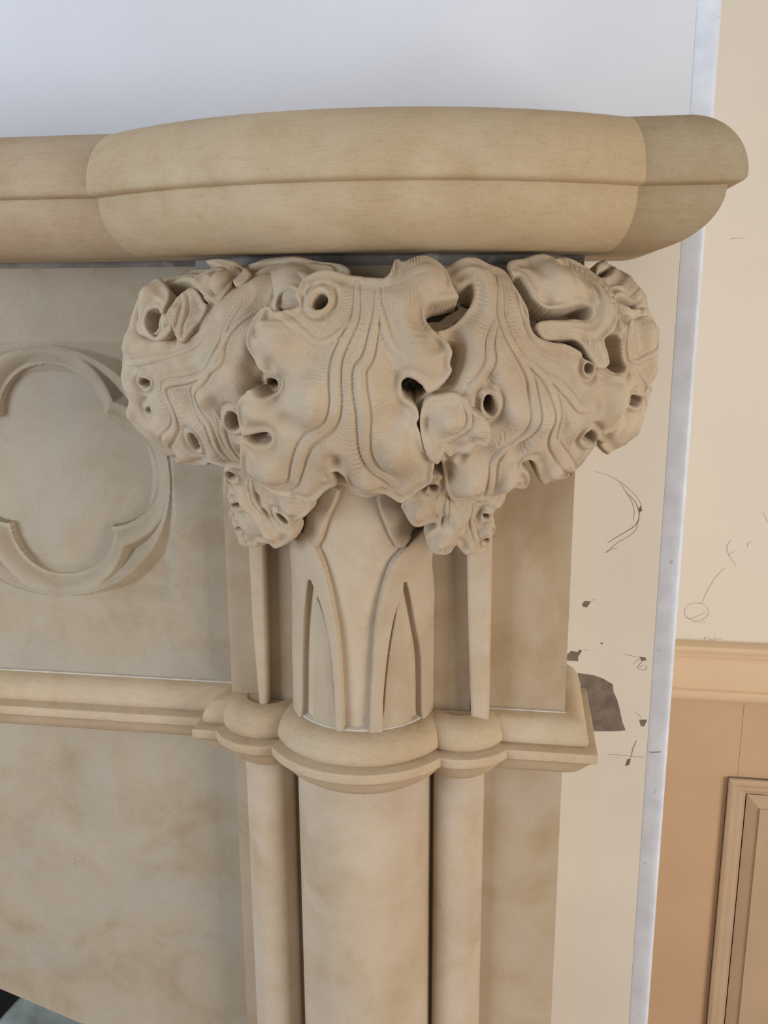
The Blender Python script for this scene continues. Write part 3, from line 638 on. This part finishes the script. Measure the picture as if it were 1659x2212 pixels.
# marks on the walls, metres (x, z)
WALL = json.loads('''{"patch":[[0.2637,0.8164,0.2841,0.8144,0.2955,0.8109,0.3094,0.803,0.311,0.792,0.316,0.7824,0.3202,0.7677,0.3253,0.748,0.3297,0.7382,0.3173,0.7358,0.2856,0.7336],[0.2426,0.8337,0.2491,0.8419,0.2534,0.8473,0.2613,0.8462,
0.2668,0.848,0.2627,0.8397,0.263,0.8336],[0.2651,0.9134,0.2682,0.9179,0.276,0.9175,0.2739,0.9138,0.2708,0.9089,0.2663,0.9099],[0.3416,0.844,0.3494,0.8432,0.3507,0.8397,0.3452,0.8382],[0.3468,0.7544,0.3568,0.7551,0.3529,
0.7448,0.3495,0.7458],[0.3343,0.6952,0.3387,0.6968,0.337,0.6877,0.3325,0.6853],[0.2623,0.8483,0.2668,0.8497,0.2658,0.846],[0.2908,0.8607,0.2935,0.8613,0.2927,0.8584],[0.332,1.0475,0.3334,1.0408,0.3304,1.0385,0.3295,
1.0429]],"strokes":[[0.2712,1.0906,0.2863,1.0865,0.3016,1.0791,0.3148,1.0694,0.326,1.0585,0.3326,1.0475],[0.3038,1.0769,0.313,1.0638,0.32,1.0528,0.3239,1.0405,0.3236,1.027],[0.313,1.0638,0.322,1.0551,0.3279,1.0451,
0.3306,1.034,0.327,1.0226,0.3158,1.0131,0.3033,1.0047,0.2929,0.9971],[0.3298,1.0294,0.3274,1.0158,0.3183,1.0064,0.3058,0.998,0.2914,0.9837],[0.2914,0.9837,0.2977,0.9885,0.3062,0.9911],[0.3345,0.8327,0.3397,0.8391,0.3473,
0.8407,0.3402,0.8294,0.3437,0.8259,0.3504,0.8263,0.3512,0.8307,0.3456,0.8314,0.3425,0.8283],[0.3227,0.8466,0.3316,0.8447,0.3406,0.8427],[0.277,0.9187,0.2824,0.9213],[0.2691,0.8486,0.2757,0.8502],[0.3394,0.7652,0.3452,
0.7618,0.35,0.7571],[0.3451,0.7241,0.3412,0.7136,0.3387,0.6981],[0.3066,0.7009,0.3237,0.7009,0.3419,0.7004,0.3578,0.7003],[0.3171,0.6965,0.3239,0.6975],[0.3629,0.7088,0.3774,0.7109]],"bstrokes":[[0.4814,0.8064,0.4875,
0.8055,0.4929,0.8031,0.4972,0.7995,0.4998,0.7949,0.5006,0.7899,0.4994,0.785,0.4963,0.7806,0.4917,0.7772,0.4861,0.7751,0.4799,0.7746,0.4738,0.7757,0.4685,0.7783,0.4644,0.7822,0.4621,0.7869,0.4616,0.7919,0.4631,0.7968,
0.4665,0.801,0.4713,0.8042,0.4771,0.806,0.4833,0.8063,0.4892,0.8049],[0.4884,0.8061,0.4964,0.8292,0.5084,0.8537,0.5209,0.8691],[0.4636,0.7805,0.4722,0.7778,0.483,0.7829,0.4978,0.7913],[0.4768,0.7719,0.4977,0.7735],
[0.5001,0.7406,0.497,0.7442,0.5025,0.7463,0.507,0.7425,0.5126,0.7419,0.5137,0.746,0.5181,0.7431,0.5263,0.7457],[0.5384,0.8728,0.5277,0.8872,0.5211,0.9017,0.5243,0.9136,0.5281,0.9167],[0.5247,0.8901,0.5336,0.8992],
[0.5486,0.8983,0.551,0.8954],[0.5534,0.9058,0.5541,0.9132,0.5594,0.9148],[0.5373,0.8519,0.5402,0.8505],[0.5726,0.9645,0.5821,0.9475],[0.4873,1.39,0.4925,1.392,0.5013,1.3925,0.5095,1.3917]],"faceMarks":[[-0.355,0.6282,
-0.3492,0.6313,-0.3422,0.6322,-0.3362,0.6298],[-0.3471,0.6397,-0.3429,0.6409,-0.3422,0.6386],[-0.4008,0.5509,-0.4016,0.5486,-0.4036,0.5466,-0.4064,0.5452,-0.4096,0.5447,-0.4125,0.5451,-0.4147,0.5465,-0.4157,0.5484,
-0.4155,0.5507,-0.414,0.553,-0.4115,0.5547,-0.4085,0.5557,-0.4054,0.5557,-0.4028,0.5548,-0.4012,0.5531,-0.4008,0.5509]]}''')

# ------------------------------------------------------------------ the setting
CORNER, FAR = 0.3855, 0.35
wf = boxes('wall_front', [(-1.7, CORNER - 0.003, 0.0, FAR, 0.62, 1.44), (-0.33, CORNER - 0.003, 0.0, FAR, FLOOR, 0.62)], M['plaster'])
wu = boxes('wall_front', [(-1.7, CORNER - 0.003, 0.0, FAR, 1.44, 2.6)], M['upper_plaster'])
props(wu, 'blue white chimney breast wall above the mantel shelf', None, None, 'structure')
props(wf, 'cream plastered chimney breast wall above and beside the stone mantel', None, None, 'structure')
wb = boxes('wall_back', [(-1.7, 2.2, FAR, FAR + 0.1, FLOOR, 2.6)], M['far_plaster'])
props(wb, 'cream painted wall set back to the right of the chimney breast', None, None, 'structure')
fl = boxes('floor', [(-1.7, 2.2, -3.4, FAR, FLOOR - 0.05, FLOOR)], M['wood_floor'])
props(fl, 'brown wooden floor below the mantel', None, None, 'structure')
cl = boxes('ceiling', [(-1.7, 2.2, -3.4, FAR, 2.6, 2.65)], M['far_plaster'])  # out of view; put in to cut ambient light from above
props(cl, 'unseen pale ceiling, added to block light from above', None, None, 'structure')
# metal corner bead with a rounded nose
bp = [(CORNER - 0.026, -0.0003), (CORNER - 0.020, -0.0016), (CORNER - 0.010, -0.0022), (CORNER - 0.005, -0.0030), (CORNER - 0.002, -0.0024), (CORNER, -0.0002),
      (CORNER + 0.0008, 0.004), (CORNER + 0.0004, 0.020), (CORNER - 0.003, 0.026), (CORNER - 0.006, 0.004)]
V = [(x, y, z) for z in (FLOOR, 2.6) for x, y in bp]
n = len(bp)
tb = mesh_obj('trim_1', V, [(i, (i + 1) % n, n + (i + 1) % n, n + i) for i in range(n)] + [tuple(range(n)), tuple(range(2 * n - 1, n - 1, -1))], M['bead'], None, True, 50)
fix_normals(tb)
props(tb, 'blue white corner bead running down the right edge of the chimney breast', None, None, 'structure')
# chair rail on the far wall
rp = [(0, .740), (.016, .740), (.024, .737), (.026, .732), (.024, .727), (.018, .724), (.016, .716), (.013, .714), (.0125, .712), (.012, .710), (.0145, .704),
      (.0150, .690), (.0145, .672), (.013, .660), (.0125, .658), (.018, .655), (.019, .648), (.016, .640), (.009, .634), (.0, .630)]
cr = sweep('trim_2', [(o, z) for o, z in rp], [(CORNER - 0.02, FAR), (2.2, FAR)], M['rail'])
props(cr, 'tan chair rail moulding between the cream wall and the brown panelling', None, None, 'structure')
# panelled dado
wp = boxes('trim_3', [(CORNER - 0.02, 0.5535, FAR - 0.007, FAR, FLOOR, .634), (0.5535, 0.5688, FAR - 0.007, FAR, .4958, .634), (0.5693, 2.2, FAR - 0.007, FAR, .4958, .634), (0.5535, 2.2, FAR - 0.007, FAR, FLOOR, FLOOR + 0.12), (1.05, 2.2, FAR - 0.007, FAR, FLOOR + 0.12, .4958)], M['mdf'])
props(wp, 'brown fibreboard dado panelling below the chair rail', None, None, 'structure')
mp = [(0, 0.007), (0.001, 0.011), (0.006, 0.013), (0.011, 0.012), (0.014, 0.009), (0.016, 0.009), (0.020, 0.0085), (0.025, 0.005), (0.028, 0.001), (0.030, -0.003), (0.033, -0.003), (0.034, -0.006), (0.040, -0.006)]


def frame_mould(name, x0, x1, z0, z1, y, prof, m, parent):
    V, k = [], len(prof)
    for d, hgt in prof:
        V += [(x0 + d, y - hgt, z0 + d), (x1 - d, y - hgt, z0 + d), (x1 - d, y - hgt, z1 - d), (x0 + d, y - hgt, z1 - d)]
    return fix_normals(mesh_obj(name, V, grid_faces(k, 4, True), m, parent, True, 30))


frame_mould('panel_moulding', 0.5535, 1.05, FLOOR + 0.12, 0.4958, FAR - 0.006, mp, M['panel_mould'], wp)
frame_mould('raised_panel', 0.589, 1.0145, FLOOR + 0.1555, 0.4603, FAR - 0.006, [(0, -0.0055), (0.022, 0.004), (0.021, 0.006), (0.10, 0.006), (0.2126, 0.006)], M['panel_mould'], wp)

# ------------------------------------------------------------------ marks on the walls
for p in WALL['patch']:
    pts = [(p[i], p[i + 1]) for i in range(0, len(p), 2)]
    prism('bare_patch', pts, -0.0006, 0.001, M['bare'], wf)
for k, p in enumerate(WALL['strokes']):
    ribbon('pencil_mark', p, 0.0008, -0.0004, M['pencil'] if k in (2, 13, 10) else M['pencil_faint'], wf)
o = ribbon('pencil_mark', WALL['strokes'][-1], 0.0022, -0.0032, M['pencil'], wf)
for k, p in enumerate(WALL['bstrokes']):
    ribbon('pencil_mark', p, 0.0009, FAR - 0.0004, M['pencil_faint'] if k not in (3, 10) else M['pencil'], wb)

# ------------------------------------------------------------------ lower surround: spandrel, slip, firebox
arch = [(-1.15, .50), (-.95, .462), (-.75, .399), (-.5485, .328), (-.4234, .283), (-.375, .25), (-.345, .20), (-.33, .13), (-.327, FLOOR)]
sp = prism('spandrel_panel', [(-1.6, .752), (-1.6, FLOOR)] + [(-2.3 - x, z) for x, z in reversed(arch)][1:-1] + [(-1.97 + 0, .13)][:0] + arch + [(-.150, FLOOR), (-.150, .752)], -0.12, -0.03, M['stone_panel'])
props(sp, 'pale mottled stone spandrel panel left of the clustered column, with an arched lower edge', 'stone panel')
for p in WALL['faceMarks']:
    ribbon('pencil_mark', p, 0.0014, -0.1206, M['pencil_faint'], sp)
sl = prism('hearth_slip', [(-.5786, .2263), (-.30, .36), (-.30, FLOOR), (-.70, FLOOR), (-.70, .085)], -0.029, -0.002, M['slate'])
props(sl, 'grey slate slip just inside the arched fireplace opening', 'slate slab')
fb = empty('firebox', (-0.8, 0.2, FLOOR), 'black firebox recess behind the arched stone opening', 'firebox')
boxes('back', [(-1.95, -.335, 0.28, 0.33, FLOOR, .61)], M['firebox_black'], fb)
boxes('side', [(-.345, -.333, 0.005, 0.28, FLOOR, .61)], M['firebox_black'], fb)

# ------------------------------------------------------------------ pilaster slabs
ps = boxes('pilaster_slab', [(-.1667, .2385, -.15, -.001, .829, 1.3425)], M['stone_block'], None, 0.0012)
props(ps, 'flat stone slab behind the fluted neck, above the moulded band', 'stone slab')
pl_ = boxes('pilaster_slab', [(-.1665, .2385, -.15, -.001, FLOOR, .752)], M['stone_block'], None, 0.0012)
props(pl_, 'flat stone slab behind the plain columns, below the moulded band', 'stone slab')

# ------------------------------------------------------------------ clustered column below the band
cc = empty('clustered_column', (0, -.15, FLOOR), 'cluster of one thick and two thin plain round stone shafts under the moulded band', 'column')
lathe('main_shaft', [(.0825, FLOOR), (.0825, .757)], (0, -.15), -1.75, 1.75, 64, M['stone'], cc)
lathe('side_shaft', [(.031, FLOOR), (.031, .757)], (-.119, -.152), -1.9, 1.9, 32, M['stone'], cc)
lathe('side_shaft', [(.031, FLOOR), (.031, .757)], (.1155, -.152), -1.9, 1.9, 32, M['stone'], cc)

# ------------------------------------------------------------------ moulded band (string course)
BAND = [(-.004, .8305), (.001, .8302), (.006, .8295), (.012, .8275), (.018, .824), (.0225, .819), (.0255, .813), (.0268, .807), (.0262, .802), (.0240, .799), (.0222, .7978),
        (.0240, .7970), (.034, .7965), (.0365, .7955), (.037, .794), (.037, .786), (.0365, .7845), (.034, .783), (.031, .7815), (.026, .776), (.021, .769), (.015, .762), (.008, .757), (.003, .7535), (-.004, .752)]
band = empty('string_course', (0, -.15, .752), 'moulded stone band stepping round the column cluster at mid height', 'moulding')
sweep('frieze_run', BAND, [(-1.6, -.12), (-.16, -.12)], M['string'], band)
sweep('pilaster_run', BAND, [(-.1695, -.04), (-.1695, -.15), (.2385, -.15), (.2385, -.001)], M['string'], band)
lathe('side_lobe', [(.030 + o, z) for o, z in BAND], (-.119, -.152), -2.2, 2.2, 64, M['string'], band)
lathe('side_lobe', [(.030 + o, z) for o, z in BAND], (.1155, -.152), -2.2, 2.2, 64, M['string'], band)
lathe('main_lobe', [(.082 + o, z) for o, z in BAND], (0, -.15), -1.75, 1.75, 96, M['string'], band)
boxes('mortar_joint', [(-1.6, -.166, -.1235, -.119, .829, .8318)], M['joint'], band)
boxes('mortar_joint', [(.148, .240, -.1535, -.1495, .8285, .8313)], M['joint'], band)

# ------------------------------------------------------------------ fluted neck above the band
nk = empty('fluted_neck', (0, -.15, .829), 'fluted stone neck with crossing branch-like stems under the carved leaves', 'column')
lathe('neck_shaft', [(.0765, .829), (.0765, 1.15)], (0, -.15), -1.7, 1.7, 64, M['stone'], nk)
boxes('recess_face', [(-.128, -.06, -.160, -.149, .829, 1.12)], M['stone_block'], nk)
boxes('recess_face', [(.06, .128, -.160, -.149, .829, 1.12)], M['stone_block'], nk)
for key, nm, hh, dp in (('stemL', 'forked_stem', 7.5, 10), ('stemR', 'forked_stem', 7.5, 10), ('panelL', 'inset_panel', 2.6, 7), ('panelR', 'inset_panel', 2.6, 7), ('braceL', 'cross_stem', 6.5, 10), ('braceR', 'cross_stem', 6.5, 10)):
    carve(nm, dict(out=NECK['stems'][key], h=hh, edge=2.0 if hh > 3 else 0.8), M['stone_carved'], nk, fn=neck, step=0.8, depth=dp, edge_w=2.2, wave=0.25, comb=0)
lathe('mortar_joint', [(.076, .8290), (.0835, .8300), (.0825, .8318), (.076, .8335)], (0, -.15), -1.5, 1.5, 64, M['joint'], nk)
for key in ('ribL', 'ribR'):
    q = list(NECK[key])
    q[1] = q[3] = 1.105
    prism('outer_rib', [(q[i], q[i + 1]) for i in range(0, len(q), 2)], -.178, -.149, M['stone'], nk, 0.004)

# ------------------------------------------------------------------ frieze with sunk quatrefoil
def frieze():
    x0, x1, z0, z1, st = -.80, -.1672, .8295, 1.3405, 0.0013
    xs, zs = np.arange(x0, x1, st), np.arange(z0, z1, st)
    xs[-1], zs[-1] = x1, z1
    X, Z = np.meshgrid(xs, zs, indexing='ij')
    cx_, cz_, R, Sq = -.4005, 1.0935, .1575, .1625
    x, z = X - cx_, Z - cz_
    r = np.hypot(x, z)
    e, rl = .065, .069
    sd = np.minimum.reduce([np.hypot(x - e, z) - rl, np.hypot(x + e, z) - rl, np.hypot(x, z - e) - rl, np.hypot(x, z + e) - rl])
    Fd, wd = .028, .0225
    t = np.clip(sd / wd, 0, 1)
    foil = np.where(sd < 0, Fd, np.minimum(Fd, Fd * 0.85 + (0.003 - sd).clip(0) * 2) - Fd * 0.85 + Fd * 0.82 * (1 - np.sin(t * math.pi / 2)) + .0035)
    foil = np.where(sd > wd, .0035 + (sd - wd - 0.002).clip(0) * 1.5, foil)
    ring = np.clip((R - r) * 0.85, 0, 1)
    ins = np.minimum(np.minimum(foil, ring), Fd)
    ins = np.where((sd > 0) & (ins > .018), np.minimum(ins, .018), ins)
    eye = np.minimum.reduce([(r - R).clip(0) * 0.9, (Sq - np.abs(x)) * 0.62, (Sq - np.abs(z)) * 0.62, np.full_like(x, .013)]).clip(0)
    dep = np.where(r < R, ins, eye)
    dep = np.where((np.abs(x) > Sq) | (np.abs(z) > Sq), 0, dep)
    Y = -.12 + dep
    nx, nz = X.shape
    V = np.stack([X, Y, Z], -1).reshape(-1, 3)
    g = np.arange(nx * nz).reshape(nx, nz)
    F = np.stack([g[:-1, :-1], g[1:, :-1], g[1:, 1:], g[:-1, 1:]], -1).reshape(-1, 4)
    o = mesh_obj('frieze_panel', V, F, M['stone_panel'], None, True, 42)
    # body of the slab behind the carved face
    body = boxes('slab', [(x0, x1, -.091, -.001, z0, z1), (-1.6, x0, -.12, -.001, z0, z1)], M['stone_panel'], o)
    return o


fz = frieze()
props(fz, 'flat stone frieze panel with a sunk quatrefoil in a circle, left of the capital', 'stone panel')

# ------------------------------------------------------------------ mantel shelf
def shelf_profile():
    p = [(.30, 1.3465), (.12, 1.3465), (.0795, 1.3465)]
    for k in range(1, 17):
        a = math.pi / 2 * k / 16
        p.append((.0795 - .0655 * math.sin(a), 1.3995 - .053 * math.cos(a)))
    p += [(.0135, 1.4005), (.0075, 1.4012), (.003, 1.4022), (.0008, 1.4045), (0, 1.408)]
    for k in range(1, 17):
        a = math.pi / 2 * k / 16
        p.append((.0550 * (1 - math.cos(a)), 1.4080 + .0580 * math.sin(a)))
    p += [(.12, 1.466), (.30, 1.466)]
    return p


def shelf():
    root = empty('mantel_shelf', (0.0, -.14, 1.3465), 'stone mantel shelf with a bowed middle block over the leaf capital', 'mantel shelf')
    P = shelf_profile()
    XL, XR, YS, YB, XE = -.2455, .2800, -.28, -.362, .3665
    c, sag = (XR - XL) / 2, YS - YB
    R = (c * c + sag * sag) / (2 * sag)
    xc, yc = (XL + XR) / 2, YB + R
    na = 48
    V, L, Rr = [], [], []
    for d, z in P:
        dd = min(d, .12)
        y = YS + dd
        rad = R - dd
        dx = math.sqrt(max(1e-6, rad * rad - (yc - y) ** 2))
        a1 = math.asin(dx / rad)
        for k in range(na + 1):
            a = -a1 + 2 * a1 * k / na
            yy = yc - rad * math.cos(a)
            if d > .2:
                yy = -.001
            V.append((xc + rad * math.sin(a), yy, z))
        yl = -.001 if d > .2 else YS + d
        L += [(-1.6, yl, z), (xc - dx, yl, z)]
        xe = XE - dd
        Rr += [(xc + dx, yl, z), (xe, yl, z), (xe, -.001, z)]
    ends = lambda n_, k_: [tuple(i * k_ for i in range(n_)), tuple(i * k_ + k_ - 1 for i in range(n_))]
    n_ = len(P)
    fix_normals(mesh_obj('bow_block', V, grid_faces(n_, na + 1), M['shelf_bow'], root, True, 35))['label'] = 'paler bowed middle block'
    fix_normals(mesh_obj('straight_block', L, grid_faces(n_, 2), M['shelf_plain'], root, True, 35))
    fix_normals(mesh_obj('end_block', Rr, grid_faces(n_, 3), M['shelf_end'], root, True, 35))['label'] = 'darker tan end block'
    boxes('mortar_bed', [(-1.6, -.166, -.1225, -.002, 1.3405, 1.3465), (-.1667, .2385, -.1525, -.002, 1.3425, 1.3465)], M['mortar'], root, 0.0006)['label'] = 'grey mortar bed under the shelf, shade painted in'
    return root


shelf()

# ------------------------------------------------------------------ carved leaf capital
cap = empty('leaf_capital', (0.012, -.15, 1.05), 'stone capital carved with big curling lobed leaves, under the bowed shelf', 'capital')
# core of the bell behind the leaves, reaching back to the slab
zs = np.linspace(1.06, 1.335, 40)
V = []
for z in zs:
    ph = np.linspace(-1.5708, 1.5708, 81)
    q = bell(ph * 300, np.full(81, (z - 1.1) * 1000), .046)
    q[:, 0] = BELL_C[0] + (q[:, 0] - BELL_C[0]) * (1 - .42 * min(1, max(0, (1.23 - z) / .13)))
    q = np.concatenate([[[q[0, 0], -.121, z]], q, [[q[-1, 0], -.121, z]]])
    V += q.tolist()
mesh_obj('bell_core', V, grid_faces(40, 83), M['stone_carved'], cap, True, 60)
ab = []
for z, i in ((1.325, .050), (1.334, .046), (1.3445, .046), (1.3463, .048)):
    ph = np.linspace(-1.5708, 1.5708, 61)
    q = bell(ph * 300, np.full(61, 240.0), i)
    q = np.concatenate([[[q[0, 0], -.121, 0]], q, [[q[-1, 0], -.121, 0]]])
    q[:, 2] = z
    ab += q.tolist()
mesh_obj('abacus', ab, grid_faces(4, 63), M['mortar'], cap, True, 40)['label'] = 'mortar-smeared top edge, shade under the shelf painted in'
for k, (nm, d) in enumerate(LEAVES.items()):
    dp = 30 if nm in ('centre', 'left', 'right', 'far', 'curl') else 22
    if nm in ('rear', 'rearmid', 'rearleft'):
        dp = 8
    carve('leaf', d, M['stone_carved'], cap, depth=dp, seed=k)
